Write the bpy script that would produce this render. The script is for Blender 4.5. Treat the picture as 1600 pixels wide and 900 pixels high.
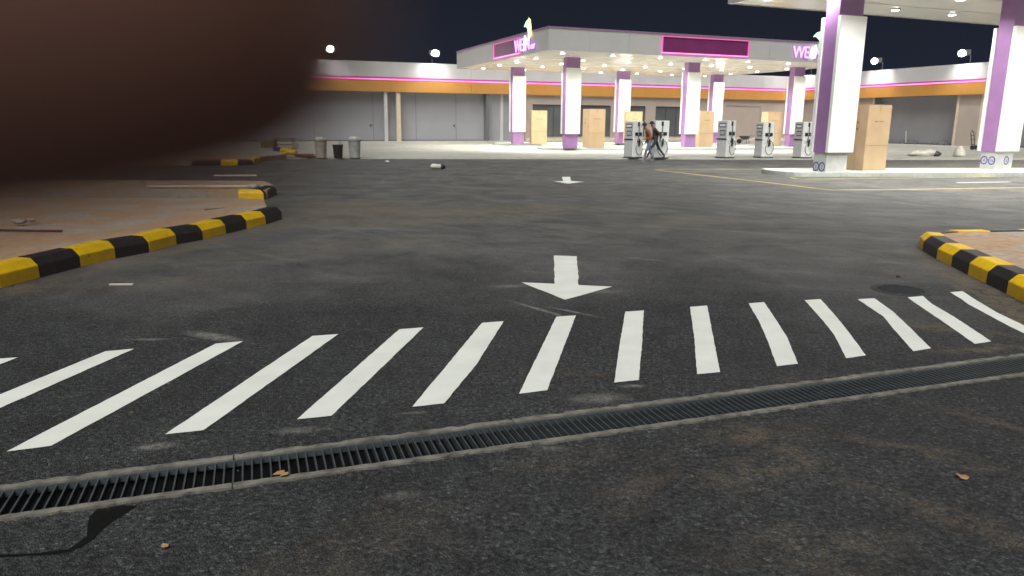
import bpy, bmesh, math, random
from mathutils import Vector, Matrix, Euler
random.seed(7)
for o in list(bpy.data.objects): bpy.data.objects.remove(o)
sc = bpy.context.scene
COL = sc.collection
PI = math.pi
rad = math.radians

# ------------------------------------------------------------------ camera
EYE = 1.7
FPX = 1155.0                       # focal length in pixels of a 1600 wide frame
TH = math.atan(259/FPX); RO = .007
FW = Vector((0, math.cos(TH), -math.sin(TH)))
_r = Vector((1,0,0)); _u = Vector((0, math.sin(TH), math.cos(TH)))
RT = _r*math.cos(RO) + _u*math.sin(RO)
UP = -_r*math.sin(RO) + _u*math.cos(RO)
CAM = Vector((0,0,EYE))
cd = bpy.data.cameras.new('camera'); cam = bpy.data.objects.new('camera', cd); COL.objects.link(cam)
m3 = Matrix((RT, UP, -FW)).transposed()
cam.matrix_world = Matrix.Translation(CAM) @ m3.to_4x4()
cd.sensor_width = 36; cd.lens = FPX/1600*36; cd.clip_start = .004; cd.clip_end = 3000
cd.dof.use_dof = True; cd.dof.focus_distance = 6.5; cd.dof.aperture_fstop = 4.8   # a phone's small iris
sc.camera = cam
sc.render.resolution_x = 1024; sc.render.resolution_y = 576

# ------------------------------------------------------------------ night sky, weak soft light of the site lamps
w = bpy.data.worlds.new('World'); sc.world = w; w.use_nodes = True
nt = w.node_tree; bg = nt.nodes['Background']
tc = nt.nodes.new('ShaderNodeTexCoord'); sx = nt.nodes.new('ShaderNodeSeparateXYZ')
nt.links.new(tc.outputs['Generated'], sx.inputs[0])
cr = nt.nodes.new('ShaderNodeValToRGB'); nt.links.new(sx.outputs['Z'], cr.inputs[0])
cr.color_ramp.elements[0].position = 0.0; cr.color_ramp.elements[0].color = (.0060,.0078,.0128,1)
cr.color_ramp.elements[1].position = .30; cr.color_ramp.elements[1].color = (.0022,.0027,.0046,1)
nt.links.new(cr.outputs[0], bg.inputs[0]); bg.inputs[1].default_value = 1.0
sun = bpy.data.lights.new('sun','SUN'); sun.energy = 1.3; sun.angle = rad(50); sun.color = (.985,1,.97)
so = bpy.data.objects.new('sun', sun); COL.objects.link(so)
so.rotation_euler = Euler((rad(37), 0, rad(-12)))
sc.view_settings.view_transform = 'Standard'; sc.view_settings.look = 'None'
sc.cycles.max_bounces=6; sc.cycles.diffuse_bounces=3; sc.cycles.glossy_bounces=3
sc.view_settings.exposure = 1.5; sc.view_settings.gamma = 1.0

# ------------------------------------------------------------------ helpers
def G(px, py, z=0.0):
    d = RT*((px-800)/FPX) - UP*((py-450)/FPX) + FW
    t = (z-EYE)/d.z
    return CAM + d*t
A22 = rad(22); CA, SA = math.cos(A22), math.sin(A22)
def W(u, v, z=0): return Vector((u*CA - v*SA, u*SA + v*CA, z))

def _n(mt, t, **k):
    n = mt.node_tree.nodes.new(t)
    for a, b in k.items(): setattr(n, a, b)
    return n
def mat(name, c, rough=.6, var=.12, scale=6., bump=0., bscale=60., metal=0., spec=.5, emit=None, es=0., alpha=None, trans=0.):
    m = bpy.data.materials.new(name); m.use_nodes = True
    N = m.node_tree; L = N.links; b = N.nodes['Principled BSDF']
    b.inputs['Roughness'].default_value = rough; b.inputs['Metallic'].default_value = metal
    b.inputs['Specular IOR Level'].default_value = spec
    b.inputs['Transmission Weight'].default_value = trans
    t = _n(m,'ShaderNodeTexCoord'); no = _n(m,'ShaderNodeTexNoise'); no.inputs['Scale'].default_value = scale; no.inputs['Detail'].default_value = 6
    L.new(t.outputs['Object'], no.inputs['Vector'])
    mr = _n(m,'ShaderNodeMapRange'); mr.inputs[1].default_value=.3; mr.inputs[2].default_value=.7; mr.inputs[3].default_value=1-var; mr.inputs[4].default_value=1+var
    L.new(no.outputs[0], mr.inputs[0])
    mx = _n(m,'ShaderNodeVectorMath', operation='SCALE'); mx.inputs[0].default_value = c
    L.new(mr.outputs[0], mx.inputs['Scale']); L.new(mx.outputs[0], b.inputs['Base Color'])
    if bump:
        n2 = _n(m,'ShaderNodeTexNoise'); n2.inputs['Scale'].default_value = bscale; n2.inputs['Detail'].default_value = 4
        L.new(t.outputs['Object'], n2.inputs['Vector'])
        bp = _n(m,'ShaderNodeBump'); bp.inputs['Strength'].default_value = bump; bp.inputs['Distance'].default_value = .01
        L.new(n2.outputs[0], bp.inputs['Height']); L.new(bp.outputs[0], b.inputs['Normal'])
    if emit:
        b.inputs['Emission Color'].default_value = (*emit,1); b.inputs['Emission Strength'].default_value = es
    return m

class MB:
    def __init__(s): s.v=[]; s.f=[]
    def add(s, vs, fs):
        k=len(s.v); s.v += [tuple(p) for p in vs]; s.f += [tuple(i+k for i in f) for f in fs]; return s
    def box(s, x0,x1,y0,y1,z0,z1):
        return s.add([(x0,y0,z0),(x1,y0,z0),(x1,y1,z0),(x0,y1,z0),(x0,y0,z1),(x1,y0,z1),(x1,y1,z1),(x0,y1,z1)],
              [(0,3,2,1),(4,5,6,7),(0,1,5,4),(1,2,6,5),(2,3,7,6),(3,0,4,7)])
    def prism(s, poly, z0, z1):          # polygon counter-clockwise seen from above; z0/z1 number or list
        n=len(poly); a=z0 if isinstance(z0,(list,tuple)) else [z0]*n; b=z1 if isinstance(z1,(list,tuple)) else [z1]*n
        vs=[(p[0],p[1],a[i]) for i,p in enumerate(poly)]+[(p[0],p[1],b[i]) for i,p in enumerate(poly)]
        fs=[tuple(range(n-1,-1,-1)), tuple(range(n,2*n))]+[(i,(i+1)%n,n+(i+1)%n,n+i) for i in range(n)]
        return s.add(vs,fs)
    def tube(s, pts, r, n=8, caps=True):
        pts=[Vector(p) for p in pts]; rs = r if isinstance(r,(list,tuple)) else [r]*len(pts)
        vs=[]; fs=[]
        for i,p in enumerate(pts):
            d=(pts[min(i+1,len(pts)-1)]-pts[max(i-1,0)]).normalized()
            a = d.cross(Vector((0,0,1)) if abs(d.z)<.9 else Vector((1,0,0))).normalized(); b=d.cross(a)
            for k in range(n):
                q=p+(a*math.cos(2*PI*k/n)+b*math.sin(2*PI*k/n))*rs[i]; vs.append(q)
        for i in range(len(pts)-1):
            for k in range(n): fs.append((i*n+k, i*n+(k+1)%n, (i+1)*n+(k+1)%n, (i+1)*n+k))
        if caps: fs += [tuple(range(n-1,-1,-1)), tuple(range((len(pts)-1)*n, len(pts)*n))]
        return s.add(vs,fs)
    def lathe(s, prof, c=(0,0,0), n=20, wob=0):
        vs=[]; fs=[]
        for r,z in prof:
            for k in range(n):
                rr=r*(1+wob*math.sin(3*k*2*PI/n+z*20)); vs.append((c[0]+rr*math.cos(2*PI*k/n), c[1]+rr*math.sin(2*PI*k/n), c[2]+z))
        for i in range(len(prof)-1):
            for k in range(n): fs.append((i*n+k,i*n+(k+1)%n,(i+1)*n+(k+1)%n,(i+1)*n+k))
        fs.append(tuple(range(n-1,-1,-1))); fs.append(tuple(range((len(prof)-1)*n,len(prof)*n)))
        return s.add(vs,fs)
    def blob(s, c, r, seed=0, amp=.25, n=10):
        rn=random.Random(seed); ph=[(rn.uniform(0,6),rn.uniform(1,3),rn.uniform(1,3)) for _ in range(4)]
        vs=[];fs=[]
        for i in range(n+1):
            t=PI*i/n
            for k in range(2*n):
                p=PI*k/n; q=1+amp*sum(math.sin(a+b*p*1.0*round(c2)+c2*t*2) for a,b,c2 in [(x[0],round(x[1]),x[2]) for x in ph])/4
                vs.append((c[0]+r[0]*q*math.sin(t)*math.cos(p), c[1]+r[1]*q*math.sin(t)*math.sin(p), c[2]+r[2]*q*math.cos(t)))
        m=2*n
        for i in range(n):
            for k in range(m): fs.append((i*m+k,(i+1)*m+k,(i+1)*m+(k+1)%m,i*m+(k+1)%m))
        return s.add(vs,fs)
    def build(s, name, m, parent=None, bevel=0, smooth=False, loc=None, rz=0):
        me=bpy.data.meshes.new(name); me.from_pydata(s.v,[],s.f); me.update()
        if bevel or smooth:
            b=bmesh.new(); b.from_mesh(me)
            if bevel:
                bmesh.ops.remove_doubles(b, verts=b.verts, dist=1e-5)
                es=[e for e in b.edges if len(e.link_faces)==2 and e.calc_face_angle()>.5]
                bmesh.ops.bevel(b, geom=es, offset=bevel, segments=2, affect='EDGES', clamp_overlap=True)
            if smooth:
                bmesh.ops.remove_doubles(b, verts=b.verts, dist=1e-6)
                for f in b.faces: f.smooth=True
            b.to_mesh(me); b.free()
        return link(name, me, m, parent, loc, rz)
def link(name, me, m, parent=None, loc=None, rz=0):
    o=bpy.data.objects.new(name, me); COL.objects.link(o)
    if m and not me.materials: me.materials.append(m)
    if parent: o.parent=parent
    if loc is not None: o.location=loc
    if rz: o.rotation_euler=(0,0,rz)
    return o
def tag(o, label, cat, group=None):
    o['label']=label; o['category']=cat
    if group: o['group']=group
    return o
def thing(name, label, cat, loc=(0,0,0), rz=0, group=None):
    o=bpy.data.objects.new(name, None); COL.objects.link(o); o.location=loc; o.rotation_euler=(0,0,rz); o.empty_display_size=.1
    return tag(o,label,cat,group)
def struct(o): o['kind']='structure'; return o
def copy_tree(o, parent=None):
    c=o.copy(); COL.objects.link(c); c.parent=parent
    for ch in [x for x in o.children]: copy_tree(ch, c)
    return c
def lamp(name, kind, loc, energy, parent=None, color=(1,1,1), rot=(0,0,0), size=.1, spot=None, blend=.5):
    l=bpy.data.lights.new(name, kind); l.energy=energy; l.color=color
    if kind=='SPOT': l.spot_size=spot; l.spot_blend=blend; l.shadow_soft_size=size
    elif kind=='POINT': l.shadow_soft_size=size
    o=bpy.data.objects.new(name,l); COL.objects.link(o); o.location=loc; o.rotation_euler=rot
    if parent: o.parent=parent
    return o

# ------------------------------------------------------------------ materials
M={}
M['white']=mat('white_paint_metal',(.80,.79,.77),.35,.04,1.5)
M['panel']=mat('white_cladding',(.83,.83,.81),.30,.03,1.2)
M['purple']=mat('purple_cladding',(.32,.17,.37),.38,.08,2.)
M['soffit']=mat('soffit_panel',(.80,.785,.69),.17,.04,.6)
M['fascia']=mat('fascia_panel',(.47,.455,.45),.4,.04,.8)
M['trim']=mat('mauve_trim',(.28,.16,.27),.4)
M['parapet']=mat('parapet_panel',(.58,.565,.565),.5,.06,.5)
M['orange']=mat('orange_panel',(.60,.29,.07),.45,.08,.4)
M['magenta']=mat('magenta_channel',(.45,.045,.28),.5,.05)
M['neon']=mat('pink_neon',(.9,.1,.5),.4,0,emit=(1,.22,.62),es=.9)
M['signface']=mat('dark_magenta_sheet',(.16,.03,.11),.35,.15,.8)
M['letter']=mat('lit_violet_letter',(.8,.5,.9),.4,0,emit=(.62,.26,1),es=.62)
M['letterback']=mat('violet_letter_base',(.20,.07,.36),.4,0,emit=(.35,.10,.75),es=.18)
M['leafgreen']=mat('lit_green_leaf',(.3,.8,.3),.4,0,emit=(.35,1,.45),es=1.1)
M['leafyellow']=mat('lit_yellow_leaf',(.9,.7,.1),.4,0,emit=(1,.75,.2),es=1.1)
M['lampface']=mat('lamp_face',(1,1,1),.4,0,emit=(1,.98,.92),es=9)
M['floodface']=mat('flood_lamp_face',(1,1,1),.4,0,emit=(1,1,1),es=40)
M['greywall']=mat('grey_render',(.33,.325,.35),.75,.07,.35,.1,30)
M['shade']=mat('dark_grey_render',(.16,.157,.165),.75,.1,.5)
M['beige']=mat('beige_render',(.43,.36,.31),.75,.06,.5,.1,30)
M['cream']=mat('cream_post',(.66,.56,.42),.6,.08,2)
M['glass']=mat('dark_shop_glass',(.11,.12,.122),.2,.2,.5,spec=.6)
M['darkmetal']=mat('dark_metal',(.06,.06,.065),.5,.15,5)
M['steel']=mat('grey_steel',(.35,.35,.36),.45,.1,5,metal=.6)
M['black']=mat('black_rubber',(.018,.018,.02),.5,.15,12)
M['screen']=mat('pump_display',(.10,.11,.13),.2,.2,8)
M['pumpgrey']=mat('pump_grey_front',(.54,.54,.55),.4,.06,4)
M['pumpwhite']=mat('pump_white_side',(.80,.81,.79),.35,.05,4)
M['card']=mat('cardboard',(.50,.36,.215),.8,.08,1.6,.15,40)
M['tape']=mat('carton_tape',(.42,.27,.13),.3,.1,5)
M['ink']=mat('carton_ink',(.16,.10,.06),.8,.1,5)
M['conc']=mat('cast_concrete',(.165,.155,.132),.85,.5,11,.6,70)
M['plinth']=mat('plinth_concrete',(.50,.50,.49),.7,.10,4,.2,40)
M['blue']=mat('blue_stamp',(.012,.03,.26),.6,.1,9)
M['whitepaint']=mat('road_white_paint',(.78,.785,.73),.55,.06,3.5,.10,120)
M['yline']=mat('road_yellow_paint',(.68,.54,.14),.6,.25,4)
M['wood']=mat('weathered_wood',(.25,.15,.09),.8,.25,6)
M['rust']=mat('rusty_steel',(.12,.035,.02),.8,.2,10)
M['plasterbin']=mat('dirty_white_plastic',(.42,.38,.32),.6,.2,5)
M['greybin']=mat('grey_plastic',(.40,.40,.39),.55,.2,5)
M['sack']=mat('white_sack',(.60,.57,.50),.8,.15,8,.3,30)
M['leaf']=mat('dry_leaf',(.36,.21,.10),.7,.25,40)
M['stone']=mat('pale_stone',(.50,.45,.38),.85,.2,8,.3,30)
M['grate']=mat('grate_plastic',(.062,.070,.075),.38,.2,14,spec=.6)
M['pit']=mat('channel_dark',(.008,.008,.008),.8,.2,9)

M['mhole']=mat('rough_tarred_iron',(.026,.028,.032),.55,.6,28,.8,60)
def kerb_mat(name,c,rough):
    m=mat(name,c,rough,.10,7,.25,80); N=m.node_tree; L=N.links; b=N.nodes['Principled BSDF']
    t=_n(m,'ShaderNodeTexCoord'); sep=_n(m,'ShaderNodeSeparateXYZ'); L.new(t.outputs['Object'],sep.inputs[0])
    no=_n(m,'ShaderNodeTexNoise'); no.inputs['Scale'].default_value=22; no.inputs['Detail'].default_value=8; L.new(t.outputs['Object'],no.inputs[0])
    mr=_n(m,'ShaderNodeMapRange'); mr.inputs[1].default_value=.61; mr.inputs[2].default_value=.70; L.new(no.outputs[0],mr.inputs[0])
    mx=_n(m,'ShaderNodeMixRGB'); src=b.inputs['Base Color'].links[0].from_socket
    L.new(mr.outputs[0],mx.inputs[0]); L.new(src,mx.inputs[1]); mx.inputs[2].default_value=(c[0]*.55+.09,c[1]*.55+.07,c[2]*.5+.04,1)
    L.new(mx.outputs[0],b.inputs['Base Color']); return m
M['kyellow']=kerb_mat('yellow_kerb_paint',(.93,.57,.008),.5)
M['kblack']=kerb_mat('black_kerb_paint',(.022,.022,.024),.5)

def asphalt_material():
    m=bpy.data.materials.new('asphalt'); m.use_nodes=True; N=m.node_tree; L=N.links; b=N.nodes['Principled BSDF']
    t=_n(m,'ShaderNodeTexCoord'); O=t.outputs['Object']
    def noise(scale,det=4,rough=.55,vec=None,dist=0):
        n=_n(m,'ShaderNodeTexNoise'); n.inputs['Scale'].default_value=scale; n.inputs['Detail'].default_value=det; n.inputs['Roughness'].default_value=rough
        n.inputs['Distortion'].default_value=dist; L.new(vec or O,n.inputs['Vector']); return n.outputs[0]
    def rng(s,a,b_,c=0.,d=1.,smooth=False):
        r=_n(m,'ShaderNodeMapRange'); r.inputs[1].default_value=a;r.inputs[2].default_value=b_;r.inputs[3].default_value=c;r.inputs[4].default_value=d
        if smooth: r.interpolation_type='SMOOTHSTEP'
        L.new(s,r.inputs[0]); return r.outputs[0]
    def math_(op,a,b_):
        n=_n(m,'ShaderNodeMath',operation=op)
        for i,x in enumerate((a,b_)):
            if isinstance(x,(int,float)): n.inputs[i].default_value=x
            else: L.new(x,n.inputs[i])
        return n.outputs[0]
    def mixc(fac,a,c):
        n=_n(m,'ShaderNodeMixRGB'); 
        if isinstance(fac,float): n.inputs[0].default_value=fac
        else: L.new(fac,n.inputs[0])
        for i,x in ((1,a),(2,c)):
            if isinstance(x,tuple): n.inputs[i].default_value=(*x,1)
            else: L.new(x,n.inputs[i])
        return n.outputs[0]
    # aggregate: many little stones of different grey
    vo=_n(m,'ShaderNodeTexVoronoi'); vo.inputs['Scale'].default_value=170; L.new(O,vo.inputs['Vector'])
    sc_=_n(m,'ShaderNodeSeparateColor'); L.new(vo.outputs['Color'],sc_.inputs[0])
    vo2=_n(m,'ShaderNodeTexVoronoi'); vo2.inputs['Scale'].default_value=85; L.new(O,vo2.inputs['Vector'])
    sc2=_n(m,'ShaderNodeSeparateColor'); L.new(vo2.outputs['Color'],sc2.inputs[0])
    grain=math_('ADD',rng(sc_.outputs[0],0,1,.45,1.45),rng(sc2.outputs[1],.86,1,0,1.2))
    big=noise(.35,5,.6); mid=noise(2.2,6,.65); fine=noise(26,5,.7)
    tone=math_('MULTIPLY',math_('MULTIPLY',math_('MULTIPLY',rng(big,.3,.7,.82,1.22),math_('MULTIPLY',rng(mid,.3,.72,.72,1.34),rng(noise(9,5,.6),.32,.68,.74,1.28))),rng(fine,.3,.7,.72,1.30)),math_('MULTIPLY',grain,math_('MULTIPLY',rng(noise(36,2,.5),.34,.66,.52,1.62),rng(noise(110,2,.5),.34,.66,.72,1.32))))
    vs=_n(m,'ShaderNodeVectorMath',operation='SCALE'); vs.inputs[0].default_value=(.0440,.0448,.0464); L.new(tone,vs.inputs['Scale'])
    col=vs.outputs[0]
    # a worn dusty film over the yard beyond the crossing, streaked along the tyres' way
    mp=_n(m,'ShaderNodeMapping'); mp.inputs['Rotation'].default_value=(0,0,rad(14)); mp.inputs['Scale'].default_value=(.42,1.25,1); L.new(O,mp.inputs[0])
    stre=noise(1.6,7,.65,mp.outputs[0],.6)
    mp2=_n(m,'ShaderNodeMapping'); mp2.inputs['Rotation'].default_value=(0,0,rad(-58)); mp2.inputs['Scale'].default_value=(.3,2.2,1); L.new(O,mp2.inputs[0])
    stre2=noise(1.3,7,.7,mp2.outputs[0],.8)
    sep=_n(m,'ShaderNodeSeparateXYZ'); L.new(O,sep.inputs[0])
    def sweep(cx,cy,ks,ka,lo,hi,amp,det=6):
        d_=_n(m,'ShaderNodeVectorMath',operation='SUBTRACT'); L.new(O,d_.inputs[0]); d_.inputs[1].default_value=(cx,cy,0)
        l_=_n(m,'ShaderNodeVectorMath',operation='LENGTH'); L.new(d_.outputs[0],l_.inputs[0])
        s_=_n(m,'ShaderNodeSeparateXYZ'); L.new(d_.outputs[0],s_.inputs[0])
        a_=math_('ARCTAN2',s_.outputs[1],s_.outputs[0])
        c_=_n(m,'ShaderNodeCombineXYZ'); L.new(math_('MULTIPLY',l_.outputs['Value'],ks),c_.inputs[0]); L.new(math_('MULTIPLY',a_,ka),c_.inputs[1])
        return rng(noise(1.0,det,.68,c_.outputs[0],.35),lo,hi,0,amp)
    sw=math_('ADD',sweep(-9,6,2.6,2.2,.52,.80,.42),sweep(9,24,2.2,2.4,.52,.80,.46))
    along=rng(math_('ADD',sep.outputs['Y'],rng(big,.3,.7,-2.,2.)),5.6,10.5,0,1,True)
    film=math_('MULTIPLY',along,math_('ADD',math_('ADD',math_('ADD',rng(stre,.38,.78,.16,.34),rng(noise(.95,9,.68,None,.5),.36,.66,.02,.55)),rng(stre2,.52,.80,0,.42)),sw))
    film=math_('MULTIPLY',film,math_('MULTIPLY',rng(fine,.3,.7,.7,1.2),rng(sc_.outputs[2],0,1,.75,1.2)))
    film=math_('MINIMUM',math_('MULTIPLY',film,.95),.85)
    col=mixc(film,col,(.245,.235,.220))
    # sand and chalk that lies on it: patches (x, y, rx, ry, angle, strength, kind)
    P=[]; 
    def pt(px,py,rx,ry,ang,s,k=0): g=G(px,py); P.append((g.x,g.y,rx,ry,ang,s,k))
    pt(1530,450,2.2,.20,-102+180,.95); pt(1480,425,1.2,.22,78,.8); pt(1590,490,.9,.25,75,.9); pt(1445,392,.6,.25,40,.7)
    pt(150,422,2.6,.16,80,.55); pt(330,378,2.6,.18,78,.8); pt(440,352,.8,.35,60,.8); pt(20,455,1.5,.3,80,.5)
    pt(640,330,3.2,.9,8,.75); pt(800,326,2.8,.8,15,.55); pt(700,345,2.6,.5,25,.6); pt(560,320,1.6,.8,0,.6); pt(520,345,1.8,.6,10,.5)
    pt(520,385,2.2,.8,30,.28); pt(250,440,1.3,.5,15,.30); pt(900,300,3,1.2,0,.22); pt(1080,345,2.5,1.4,30,.20)
    pt(1185,680,.42,.20,10,.62); pt(1215,720,.34,.16,60,.62); pt(1160,745,.3,.14,20,.5); pt(1440,705,.5,.10,-35,.55); pt(1560,660,.6,.12,-50,.45); pt(1480,800,.5,.14,-40,.4)
    pt(1560,545,.8,.14,0,.8); pt(1490,515,.5,.16,-25,.5); pt(620,830,.4,.25,30,.22); pt(1280,860,.5,.2,0,.38); pt(880,720,.4,.14,20,.3); pt(1000,760,.35,.14,50,.35); pt(480,890,.4,.2,20,.3)
    pt(930,640,.35,.06,20,.4); pt(1210,600,.5,.06,20,.30); pt(905,585,.2,.16,0,.3)
    pt(860,700,.12,.05,0,.25,1)
    pt(935,622,.22,.10,10,.40,1); pt(335,526,.34,.09,-25,.60,1); pt(235,530,.16,.04,0,.55,1); pt(845,484,.50,.035,-50,.62,1); pt(895,487,.34,.03,-40,.55,1); pt(935,455,.30,.10,0,.35,1); pt(795,447,.25,.09,10,.35,1)
    pt(245,697,.13,.05,20,.5,1); pt(470,672,.16,.05,10,.4,1); pt(990,603,.10,.035,10,.5,1); pt(645,645,.1,.03,10,.3,1); pt(1010,405,.35,.05,-30,.3,1); pt(625,775,.12,.05,15,.25,1); pt(1250,620,.25,.04,0,.25,1)
    msand=None; mchalk=None
    warp=_n(m,'ShaderNodeTexNoise'); warp.inputs['Scale'].default_value=3.2; warp.inputs['Detail'].default_value=5; L.new(O,warp.inputs['Vector'])
    wv=_n(m,'ShaderNodeVectorMath',operation='MULTIPLY_ADD'); L.new(warp.outputs['Color'],wv.inputs[0]); wv.inputs[1].default_value=(.60,.60,0); 
    off=_n(m,'ShaderNodeVectorMath',operation='SUBTRACT'); L.new(O,off.inputs[0]); off.inputs[1].default_value=(.30,.30,0); L.new(off.outputs[0],wv.inputs[2])
    for (x,y,rx,ry,ang,s,k) in P:
        q=_n(m,'ShaderNodeMapping',vector_type='TEXTURE'); q.inputs['Location'].default_value=(x,y,0); q.inputs['Rotation'].default_value=(0,0,rad(ang)); q.inputs['Scale'].default_value=(rx,ry,1)
        L.new(wv.outputs[0] if k==0 else O,q.inputs[0]); ln=_n(m,'ShaderNodeVectorMath',operation='LENGTH'); L.new(q.outputs[0],ln.inputs[0])
        v=rng(ln.outputs['Value'],1.25,.15,0,s*(2.1 if y>6 else 1.35) if k==0 else s*1.5,True)
        if k==0: msand = v if msand is None else math_('MAXIMUM',msand,v)
        else: mchalk = v if mchalk is None else math_('MAXIMUM',mchalk,v)
    brk=math_('MULTIPLY',math_('MULTIPLY',rng(noise(7,10,.82),.43,.57,.0,1.1),rng(noise(75,4,.7),.40,.58,.10,1.35)),rng(sc_.outputs[1],0,1,.35,1.25))
    sandf=math_('MINIMUM',math_('MULTIPLY',msand,brk),.92)
    col=mixc(sandf,col,mixc(rng(mid,.3,.7),(.27,.195,.12),(.20,.165,.115)))
    chf=math_('MINIMUM',math_('MULTIPLY',mchalk,rng(noise(16,7,.75),.34,.60,0.,1.1)),.8)
    col=mixc(chf,col,(.38,.36,.33))
    # scattered pale grit
    vo3=_n(m,'ShaderNodeTexVoronoi'); vo3.inputs['Scale'].default_value=7; L.new(O,vo3.inputs['Vector'])
    sc3=_n(m,'ShaderNodeSeparateColor'); L.new(vo3.outputs['Color'],sc3.inputs[0])
    grit=math_('MULTIPLY',rng(vo3.outputs['Distance'],.075,.05),rng(sc3.outputs[2],.80,.82))
    col=mixc(math_('MULTIPLY',grit,.55),col,(.34,.31,.27))
    L.new(col,b.inputs['Base Color'])
    ro=math_('ADD',rng(mid,.3,.7,.60,.78),0.0); L.new(ro,b.inputs['Roughness']); b.inputs['Specular IOR Level'].default_value=.42
    h=math_('ADD',math_('MULTIPLY',vo.outputs['Distance'],-1.1),math_('ADD',math_('MULTIPLY',vo2.outputs['Distance'],-1.0),math_('MULTIPLY',mid,1.5)))
    bp=_n(m,'ShaderNodeBump'); bp.inputs['Strength'].default_value=.9; bp.inputs['Distance'].default_value=.014; L.new(h,bp.inputs['Height']); L.new(bp.outputs[0],b.inputs['Normal'])
    return m
M['asphalt']=asphalt_material()

def two_tone(name,c1,c2,s1,lo,hi,rough=.8,c3=None,s3=20,bump=.3,bs=60,spec=.4):
    m=bpy.data.materials.new(name); m.use_nodes=True; N=m.node_tree; L=N.links; b=N.nodes['Principled BSDF']
    t=_n(m,'ShaderNodeTexCoord'); n=_n(m,'ShaderNodeTexNoise'); n.inputs['Scale'].default_value=s1; n.inputs['Detail'].default_value=8; n.inputs['Roughness'].default_value=.6; L.new(t.outputs['Object'],n.inputs[0])
    r=_n(m,'ShaderNodeMapRange'); r.inputs[1].default_value=lo; r.inputs[2].default_value=hi; L.new(n.outputs[0],r.inputs[0])
    x=_n(m,'ShaderNodeMixRGB'); L.new(r.outputs[0],x.inputs[0]); x.inputs[1].default_value=(*c1,1); x.inputs[2].default_value=(*c2,1)
    n2=_n(m,'ShaderNodeTexNoise'); n2.inputs['Scale'].default_value=s3; n2.inputs['Detail'].default_value=6; L.new(t.outputs['Object'],n2.inputs[0])
    r2=_n(m,'ShaderNodeMapRange'); r2.inputs[1].default_value=.3; r2.inputs[2].default_value=.7; r2.inputs[3].default_value=.82; r2.inputs[4].default_value=1.16; L.new(n2.outputs[0],r2.inputs[0])
    y=_n(m,'ShaderNodeVectorMath',operation='SCALE'); L.new(x.outputs[0],y.inputs[0]); L.new(r2.outputs[0],y.inputs['Scale']); L.new(y.outputs[0],b.inputs['Base Color'])
    b.inputs['Roughness'].default_value=rough; b.inputs['Specular IOR Level'].default_value=spec
    bp=_n(m,'ShaderNodeBump'); bp.inputs['Strength'].default_value=bump; bp.inputs['Distance'].default_value=.008
    n3=_n(m,'ShaderNodeTexNoise'); n3.inputs['Scale'].default_value=bs; n3.inputs['Detail'].default_value=4; L.new(t.outputs['Object'],n3.inputs[0]); L.new(n3.outputs[0],bp.inputs['Height']); L.new(bp.outputs[0],b.inputs['Normal'])
    return m
M['apron']=two_tone('apron_concrete',(.40,.39,.34),(.49,.475,.415),.35,.35,.65,.6,s3=3)
M['paver']=two_tone('dusty_paver',(.50,.315,.19),(.46,.40,.34),.9,.46,.60,.85,s3=9,bump=.5)
M['sand']=two_tone('desert_sand',(.30,.21,.13),(.25,.18,.12),.3,.35,.65,.9)
M['islandtop']=two_tone('island_concrete',(.46,.48,.45),(.55,.56,.52),.8,.4,.6,.7)

# ------------------------------------------------------------------ the ground
DA=math.atan(.3466); DC=Vector((math.cos(DA),math.sin(DA),0)); DN=Vector((-math.sin(DA),math.cos(DA),0))
D0=Vector((-2.3,3.05,0))                       # a point on the drain's centre line
HW=.178; EW=.040                               # half width of the drain, width of each concrete lip
def DR(s,n,z=0): p=D0+DC*s+DN*n; return Vector((p.x,p.y,z))
struct(MB().add([(-900,-900,-.45),(900,-900,-.45),(900,900,-.45),(-900,900,-.45)],[(0,1,2,3)]).build('ground',M['sand']))
S0,S1=-70,80
a0,a1=DR(S0,HW-.004),DR(S1,HW-.004); b0,b1=DR(S0,-HW+.004),DR(S1,-HW+.004)
road=MB()
FE=[Vector((-45,30.6,0)),G(450,248),G(700,248.6),G(1000,249),G(1400,250),G(1600,250),Vector((75,43.5,0))]
_far=[(95,45.8,0)]+[(p.x,p.y+.06,0) for p in FE[::-1]]+[(-110,23.2,0)]
road.add([a0,a1]+_far,[tuple(range(2+len(_far)))])
road.add([(b0.x-10,-60,0),(b1.x+10,-60,0),b1,b0],[(0,1,2,3)])
_e0=DR(-3.22,0); _e1=DR(-3.2+286*.044,0)
for sa_,sb_ in ((S0,-3.22),(-3.2+286*.044,S1)):
    road.add([DR(sa_,-HW+.004),DR(sb_,-HW+.004),DR(sb_,HW-.004),DR(sa_,HW-.004)],[(0,1,2,3)])
struct(road.build('asphalt_road',M['asphalt']))
# concrete forecourt: a thin slab with its edge across the yard
FLOW=-.20                                      # the forecourt falls this far towards the shops
rows=[]
fe=[Vector((-110,23.2,0))]+FE+[Vector((95,45.8,0))]
for dy,z in ((0,-.2),(0,.05),(2.8,.05),(8,-.045),(15,FLOW)): rows.append([(p.x,p.y+dy,z) for p in fe])
rows.append([(p.x,130,FLOW) for p in fe])
mb=MB(); n=len(fe)
for r in rows: mb.v+=r
mb.f=[(k*n+i_,k*n+i_+1,(k+1)*n+i_+1,(k+1)*n+i_) for k in range(len(rows)-1) for i_ in range(n-1)]
struct(mb.build('forecourt_slab',M['apron']))

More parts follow.
